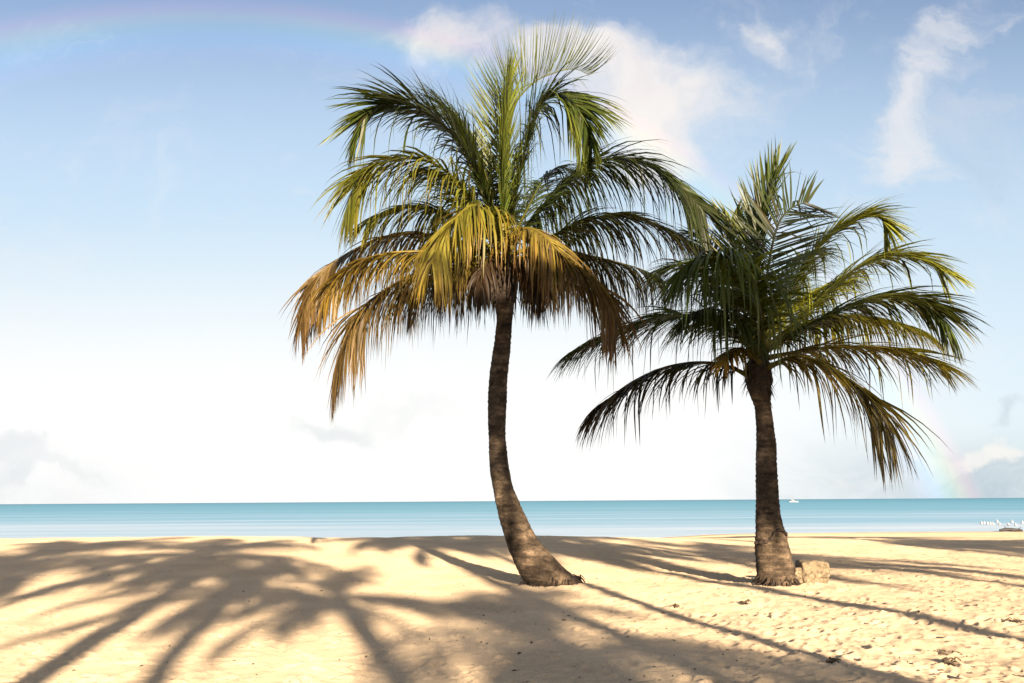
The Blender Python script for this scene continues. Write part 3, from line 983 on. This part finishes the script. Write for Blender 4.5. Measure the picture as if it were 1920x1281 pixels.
# ------------------------------------------------------------------ sailing boat at anchor
def sailboat():
    d = ray(1488, 942)
    p = EYE + d * ((SEA_Z - EYE.z) / d.z)
    S = p.y
    root = empty('sailboat', (p.x, p.y, SEA_Z))
    tag(root, 'white sailing yacht anchored far out on the horizon', 'sailboat')
    L = 11.5
    V, F = [], []
    n = 14
    for i in range(n):
        f = i / (n - 1)
        x = -L / 2 + L * f
        b = 1.75 * (1 - max(0, (f - .45) / .55) ** 2.2) * (0.75 + .25 * min(1, f / .2))
        top = 1.25 + .5 * max(0, f - .35) ** 1.5
        rake = .7 * max(0, f - .8) * 3
        V += [Vector((x + rake, -b, top)), Vector((x + rake * .6, -b * .88, .4)), Vector((x, -b * .35, -.5)), Vector((x, b * .35, -.5)), Vector((x + rake * .6, b * .88, .4)), Vector((x + rake, b, top))]
    for i in range(n - 1):
        for k in range(5):
            F.append((i * 6 + k, (i + 1) * 6 + k, (i + 1) * 6 + k + 1, i * 6 + k + 1))
        F.append((i * 6 + 5, (i + 1) * 6 + 5, (i + 1) * 6, i * 6))
    F.append((0, 1, 2, 3, 4, 5))
    mesh_obj('hull', V, F, M_WHITE, root, smooth=False)
    cv, cf = box((-.8, 0, 1.75), (4.6, 2.1, .9))
    for v in cv:
        if v.z > 1.8:
            v.x = -.8 + (v.x + .8) * .82; v.y *= .8
    cab = mesh_obj('cabin', cv, cf, M_WHITE, root, smooth=False)
    mesh_obj('window', *box((-.8, -.99, 1.75), (3.2, .08, .32)), M_DARKGLASS, cab, smooth=False)
    cn, cf = box((-3.2, 0, 2.6), (2.2, 2.0, .12))
    b1 = merge([(cn, cf), box((-4.2, -.9, 1.95), (.07, .07, 1.3)), box((-4.2, .9, 1.95), (.07, .07, 1.3)), box((-2.2, -.9, 2.1), (.07, .07, 1.0)), box((-2.2, .9, 2.1), (.07, .07, 1.0))])
    mesh_obj('bimini', *b1, M_DARKGLASS, root, smooth=False)
    mesh_obj('mast', *tube([Vector((.6, 0, 1.2)), Vector((.6, 0, 6)), Vector((.55, 0, 11.5))], [.10, .09, .06], 8), M_ALU, root)
    bm = mesh_obj('boom', *tube([Vector((.6, 0, 2.9)), Vector((-4.2, 0, 3.0))], [.09, .08], 8), M_ALU, root)
    mesh_obj('furled_sail', *tube([Vector((.4, 0, 3.25)), Vector((-1.5, 0, 3.28)), Vector((-4.0, 0, 3.18))], [.3, .26, .14], 8), M_SAIL, bm)
    st = merge([tube([Vector((.58, 0, 11.2)), Vector((6.0, 0, 1.9))], [.05, .05], 5), tube([Vector((.55, 0, 11.3)), Vector((-5.6, 0, 1.4))], [.03, .03], 4),
                tube([Vector((.58, 0, 9)), Vector((.4, -1.7, 1.4))], [.03, .03], 4), tube([Vector((.58, 0, 9)), Vector((.4, 1.7, 1.4))], [.03, .03], 4)])
    mesh_obj('rigging', *st, M_ALU, root)
    root.rotation_euler = (0, 0, R(8))
    root.scale = (.85, .85, .85)
sailboat()

# ------------------------------------------------------------------ white floats off the beach
def float_geo(r):
    prof = [(0, -.9), (.55, -.8), (.9, -.35), (1, .1), (.9, .55), (.55, .9), (.28, 1.0), (.24, 1.35), (.3, 1.45), (0, 1.5)]
    V, F = [], []
    for q, z in prof:
        for k in range(12):
            a = k * math.pi / 6
            V.append(Vector((q * r * math.cos(a), q * r * math.sin(a), z * r)))
    for i in range(len(prof) - 1):
        for k in range(12):
            F.append((i * 12 + k, i * 12 + (k + 1) % 12, (i + 1) * 12 + (k + 1) % 12, (i + 1) * 12 + k))
    return V, F
ORD = ['leftmost white float in the close row of six off the right beach', 'second white float from the left in the close row of six', 'third white float from the left in the close row of six', 'fourth white float from the left in the close row of six',
       'fifth white float from the left in the close row of six', 'sixth and last white float of the close row', 'first single white float right of the close row', 'white float further out, between the two nearest singles',
       'white float near the right edge above the dark log', 'white float cut by the right edge of the view', 'white float standing just above the end of the close row']
FL = [(1841, 983), (1846, 983), (1852, 984), (1857, 984), (1862, 984.5), (1875, 985.5), (1891, 986), (1898, 980.5), (1905, 986.5), (1917, 982), (1870, 980)]
fv, ff = float_geo(.15)
proto = None
for (px, py), lab in zip(FL, ORD):
    d = ray(px, py)
    p = EYE + d * ((SEA_Z - EYE.z) / d.z)
    if proto is None:
        o = proto = mesh_obj('buoy', fv, ff, M_WHITE)
    else:
        o = proto.copy(); COL.objects.link(o)
    s = p.y / 100.0
    o.location = (p.x, p.y, SEA_Z + .1)
    o.scale = (s, s, s * 1.15)
    o.rotation_euler = (R(px % 7 * 3 - 9), R(px % 5 * 4 - 8), 0)
    tag(o, lab, 'buoy', 'white floats off the right beach')

d = ray(1896, 996)
p = EYE + d * ((SEA_Z + .1 - EYE.z) / d.z)
path, _ = catmull([Vector((-1.05, 0, .12)), Vector((-.4, .1, .2)), Vector((.3, -.05, .16)), Vector((1.05, .1, .1))], 14)
lp = [tube(path, [.08 + .07 * math.sin(math.pi * (i + 1) / 15) for i in range(14)], 8), tube([Vector((-.3, .1, .2)), Vector((-.6, 0, .5))], [.05, .02], 6), tube([Vector((.5, 0, .15)), Vector((.8, -.3, .4))], [.05, .02], 6)]
o = mesh_obj('driftwood_log', *merge(lp), M_WOOD)
o.location = (p.x, p.y, SEA_Z + .05)
tag(o, 'dark driftwood log lying at the waterline by the right edge', 'driftwood')

# ------------------------------------------------------------------ sky
world = bpy.data.worlds.new('World')
scene.world = world
world.use_nodes = True
nt = world.node_tree
nt.nodes.clear()
wout = nt.nodes.new('ShaderNodeOutputWorld')
bg = nt.nodes.new('ShaderNodeBackground')
bg.inputs['Strength'].default_value = 0.05
nt.links.new(bg.outputs[0], wout.inputs[0])
sky = nt.nodes.new('ShaderNodeTexSky')
sky.sky_type = 'NISHITA'
sky.sun_disc = False
sky.sun_elevation = SUN_EL
sky.sun_rotation = math.atan2(to_sun.x, to_sun.y)
sky.air_density = 1.0
sky.dust_density = 0.6
sky.ozone_density = 1.0
tc = nt.nodes.new('ShaderNodeTexCoord')
sepd = nt.nodes.new('ShaderNodeSeparateXYZ')
nt.links.new(tc.outputs['Generated'], sepd.inputs[0])

def mth(op, a, b=None, c=None, clamp=False):
    n = nt.nodes.new('ShaderNodeMath')
    n.operation = op
    n.use_clamp = clamp
    for k, v in enumerate((a, b, c)):
        if v is None:
            continue
        if isinstance(v, (int, float)):
            n.inputs[k].default_value = v
        else:
            nt.links.new(v, n.inputs[k])
    return n.outputs[0]

def mrange(v, a, b, c=0.0, d=1.0, kind='SMOOTHSTEP'):
    n = nt.nodes.new('ShaderNodeMapRange')
    n.interpolation_type = kind
    nt.links.new(v, n.inputs['Value'])
    n.inputs['From Min'].default_value = a
    n.inputs['From Max'].default_value = b
    n.inputs['To Min'].default_value = c
    n.inputs['To Max'].default_value = d
    return n.outputs[0]

def mixcol(f, a, b):
    n = nt.nodes.new('ShaderNodeMix')
    n.data_type = 'RGBA'
    if isinstance(f, (int, float)):
        n.inputs[0].default_value = f
    else:
        nt.links.new(f, n.inputs[0])
    for v, s in ((a, n.inputs[6]), (b, n.inputs[7])):
        if isinstance(v, tuple):
            s.default_value = (*v, 1)
        else:
            nt.links.new(v, s)
    return n.outputs[2]

yy = mth('MAXIMUM', sepd.outputs['Y'], 0.12)
U = mth('DIVIDE', sepd.outputs['X'], yy)
Vv = mth('DIVIDE', sepd.outputs['Z'], yy)
cmb = nt.nodes.new('ShaderNodeCombineXYZ')
nt.links.new(U, cmb.inputs[0]); nt.links.new(Vv, cmb.inputs[1])
UV0 = cmb.outputs[0]
_n = nt.nodes.new('ShaderNodeTexNoise')                       # ragged cloud edges: bend the directions a little
_n.inputs['Scale'].default_value = 7.0
_n.inputs['Detail'].default_value = 7.0
_n.inputs['Roughness'].default_value = .55
nt.links.new(UV0, _n.inputs['Vector'])
_s = nt.nodes.new('ShaderNodeVectorMath'); _s.operation = 'MULTIPLY_ADD'
nt.links.new(_n.outputs['Color'], _s.inputs[0])
_s.inputs[1].default_value = (.20, .20, 0)
_s.inputs[2].default_value = (-.10, -.10, 0)
_a = nt.nodes.new('ShaderNodeVectorMath'); _a.operation = 'ADD'
nt.links.new(UV0, _a.inputs[0]); nt.links.new(_s.outputs[0], _a.inputs[1])
UV = _a.outputs[0]

def blob(px, py, rx, ry, ang=0.0, amp=1.0):
    d = ray(px, py)
    mp = nt.nodes.new('ShaderNodeMapping')
    mp.vector_type = 'TEXTURE'
    mp.inputs['Location'].default_value = (d.x / d.y, d.z / d.y, 0)
    mp.inputs['Rotation'].default_value = (0, 0, R(ang))
    mp.inputs['Scale'].default_value = (rx / FPX, ry / FPX, 1)
    nt.links.new(UV, mp.inputs['Vector'])
    ln = nt.nodes.new('ShaderNodeVectorMath'); ln.operation = 'LENGTH'
    nt.links.new(mp.outputs[0], ln.inputs[0])
    return mrange(ln.outputs['Value'], 0.0, 1.0, amp, 0.0)

def noise(scale, detail=6.0, rough=0.6, loc=(0, 0, 0), rot=0.0, sc=(1, 1, 1), dist=0.0):
    mp = nt.nodes.new('ShaderNodeMapping')
    mp.inputs['Location'].default_value = loc
    mp.inputs['Rotation'].default_value = (0, 0, R(rot))
    mp.inputs['Scale'].default_value = sc
    nt.links.new(UV, mp.inputs['Vector'])
    n = nt.nodes.new('ShaderNodeTexNoise')
    n.inputs['Scale'].default_value = scale
    n.inputs['Detail'].default_value = detail
    n.inputs['Roughness'].default_value = rough
    n.inputs['Distortion'].default_value = dist
    nt.links.new(mp.outputs[0], n.inputs['Vector'])
    return n.outputs['Fac']

def summed(lst):
    r = lst[0]
    for b in lst[1:]:
        r = mth('ADD', r, b)
    return r

_t = nt.nodes.new('ShaderNodeVectorMath'); _t.operation = 'MULTIPLY'
nt.links.new(sky.outputs[0], _t.inputs[0])
_t.inputs[1].default_value = (.785, .725, .77)
SKYC = _t.outputs[0]
G = 1.0 / 0.05 / 5.28                        # turns a picture value into a world colour at this strength and exposure
def wc(r, g, b):
    return (r * G, g * G, b * G)
# thin veil of bright haze, thickest low and ahead on the left
pale_v = mth('MULTIPLY', mrange(Vv, 0.70, 0.24, 0.0, .95), mrange(U, .15, .6, 1.0, .85))
col = mixcol(pale_v, SKYC, wc(.64, .81, .94))
hz_v = mrange(Vv, 0.37, 0.09, 0.0, 1.0)
hz_u = mrange(U, 0.16, 0.60, 1.0, 0.30)
col = mixcol(mth('MULTIPLY', hz_v, hz_u), col, wc(1.04, 1.04, 1.02))
# grey-lilac cloud bank low over the horizon, to the right and far left
bank = mth('MULTIPLY', mrange(Vv, 0.10, 0.0, 0.0, 1.0), mrange(U, 0.12, 0.55, 0.0, 0.85))
bank_n = mrange(noise(7.0, 5, .6, (3, 1, 0), 0, (1, 3.2, 1)), .35, .65, .45, 1.0)
col = mixcol(mth('MULTIPLY', bank, bank_n), col, wc(.50, .61, .68))
bankl = mth('MULTIPLY', mrange(Vv, 0.085, 0.0, 0.0, 1.0), mrange(U, -0.28, -0.62, 0.0, 0.55))
col = mixcol(mth('MULTIPLY', bankl, bank_n), col, wc(.66, .72, .76))
# cumulus and wisps
nz = noise(6.5, 8, .62, (1.3, 4.1, 0), 0, (1, 1, 1), .3)
big = summed([blob(1180, 190, 230, 250, 0, 1.0), blob(1270, 150, 170, 190, 0, .6), blob(1120, 90, 130, 90, 0, .5), blob(1010, 120, 170, 130, 0, .75),
              blob(860, 75, 150, 95, -25, .9), blob(760, 40, 110, 60, 0, .45), blob(1250, 290, 160, 90, 0, .35), blob(1410, 45, 60, 70, 0, .5)])
wis = summed([blob(1790, 70, 210, 75, 62, .8), blob(1720, 215, 180, 110, 52, .9), blob(1690, 300, 130, 110, 20, .7), blob(1680, 350, 110, 70, 0, .5), blob(1880, 60, 90, 60, 40, .35)])
nz2 = noise(9.0, 8, .66, (7.1, 2.2, 0), -50, (1, 2.2, 1), .2)
fb = mrange(mth('ADD', big, mth('MULTIPLY_ADD', nz, 2.0, -1.0)), .0, 1.25, 0, .95)
fw_ = mrange(mth('ADD', wis, mth('MULTIPLY_ADD', nz2, 2.0, -1.0)), .05, 1.25, 0, .75)
cl_n = mrange(noise(4.0, 4, .5, (9, 3, 0)), .35, .65, 0, 1)
ccol = mixcol(cl_n, wc(.90, .84, .84), wc(1.03, .99, .92))
col = mixcol(fb, col, ccol)
col = mixcol(fw_, col, wc(.90, .88, .88))
# grey puff right of the wisps, low clouds over the sea
col = mixcol(mth('MULTIPLY', blob(1830, 290, 110, 110, 0, .55), mrange(nz2, .3, .7)), col, wc(.47, .60, .73))
nl = noise(8.0, 7, .6, (2, 8, 0), 0, (1, 2.0, 1))
low = summed([blob(640, 800, 150, 40, -6, .95), blob(800, 785, 170, 40, 0, .5), blob(520, 770, 120, 40, 0, .4), blob(700, 765, 90, 30, 0, .4)])
col = mixcol(mrange(mth('ADD', low, mth('MULTIPLY_ADD', nl, .7, -.35)), .2, 1.0, 0, .6), col, wc(.74, .79, .80))
lowl = summed([blob(30, 870, 160, 60, 0, .9), blob(170, 890, 150, 28, 0, .6), blob(10, 830, 70, 50, 0, .5)])
col = mixcol(mrange(mth('ADD', lowl, mth('MULTIPLY_ADD', nl, 1.2, -.6)), .30, 1.0, 0, .6), col, wc(.76, .80, .83))
lowr = summed([blob(1850, 850, 90, 50, 0, .85), blob(1900, 870, 90, 40, 0, .5), blob(1700, 790, 120, 90, 0, .75), blob(1745, 850, 70, 60, 0, .6), blob(1600, 880, 200, 40, 0, .5)])
col = mixcol(mrange(mth('ADD', lowr, mth('MULTIPLY_ADD', nl, 1.3, -.65)), .30, 1.0, 0, .75), col, wc(1.0, .96, .90))
greyr = summed([blob(1900, 785, 70, 22, 0, .8), blob(1880, 885, 110, 20, 0, .6)])
col = mixcol(mth('MULTIPLY', greyr, .55), col, wc(.52, .60, .68))
# rainbow: 42 degrees round the point opposite the sun
dt = nt.nodes.new('ShaderNodeVectorMath'); dt.operation = 'DOT_PRODUCT'
nt.links.new(tc.outputs['Generated'], dt.inputs[0])
dt.inputs[1].default_value = tuple(-to_sun)
ang = mth('MULTIPLY', mth('ARCCOSINE', dt.outputs['Value']), 57.29578)
rp = nt.nodes.new('ShaderNodeValToRGB')
e = rp.color_ramp.elements
stops = [(0.0, (0, 0, 0)), (.18, (.02, .03, .10)), (.38, (0, .10, .20)), (.55, (.03, .13, .06)), (.70, (.16, .12, 0)), (.82, (.17, .02, .03)), (1.0, (0, 0, 0))]
while len(e) < len(stops):
    e.new(.5)
for k, (p_, c_) in enumerate(stops):
    e[k].position = p_
    e[k].color = (*c_, 1)
nt.links.new(mrange(ang, 39.6, 43.4, 0, 1, 'LINEAR'), rp.inputs[0])
amp = mth('MULTIPLY', mth('MULTIPLY_ADD', mrange(Vv, .16, .0), .55, .46), mrange(noise(3.0, 2, .5, (5, 5, 0)), .3, .7, .75, 1.05))
sc_ = nt.nodes.new('ShaderNodeVectorMath'); sc_.operation = 'SCALE'
nt.links.new(rp.outputs[0], sc_.inputs[0])
nt.links.new(mth('MULTIPLY', amp, G), sc_.inputs['Scale'])
addc = nt.nodes.new('ShaderNodeVectorMath'); addc.operation = 'ADD'
nt.links.new(col, addc.inputs[0]); nt.links.new(sc_.outputs[0], addc.inputs[1])
# added unseen cloud brightness, overhead and behind the viewer, to lift the shade
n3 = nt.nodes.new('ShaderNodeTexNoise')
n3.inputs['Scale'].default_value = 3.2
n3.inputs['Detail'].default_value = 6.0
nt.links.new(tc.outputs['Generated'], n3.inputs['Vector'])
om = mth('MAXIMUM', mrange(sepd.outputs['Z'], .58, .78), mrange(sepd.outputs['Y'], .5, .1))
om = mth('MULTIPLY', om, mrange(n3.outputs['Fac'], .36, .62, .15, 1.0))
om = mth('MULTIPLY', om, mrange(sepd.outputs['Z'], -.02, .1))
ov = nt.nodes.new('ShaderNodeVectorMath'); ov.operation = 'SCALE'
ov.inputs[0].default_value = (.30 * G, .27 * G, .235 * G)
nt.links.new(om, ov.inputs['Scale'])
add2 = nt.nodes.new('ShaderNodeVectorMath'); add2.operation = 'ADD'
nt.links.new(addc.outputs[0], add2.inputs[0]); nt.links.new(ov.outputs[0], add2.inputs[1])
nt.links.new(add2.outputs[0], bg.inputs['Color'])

# ------------------------------------------------------------------ render settings
vs = scene.view_settings
vs.view_transform = 'Standard'
vs.look = 'None'
vs.exposure = 2.4
vs.gamma = 1.0
vs.use_curve_mapping = False
scene.render.engine = 'CYCLES'
scene.cycles.max_bounces = 6
scene.cycles.transparent_max_bounces = 8
scene.cycles.use_denoising = True
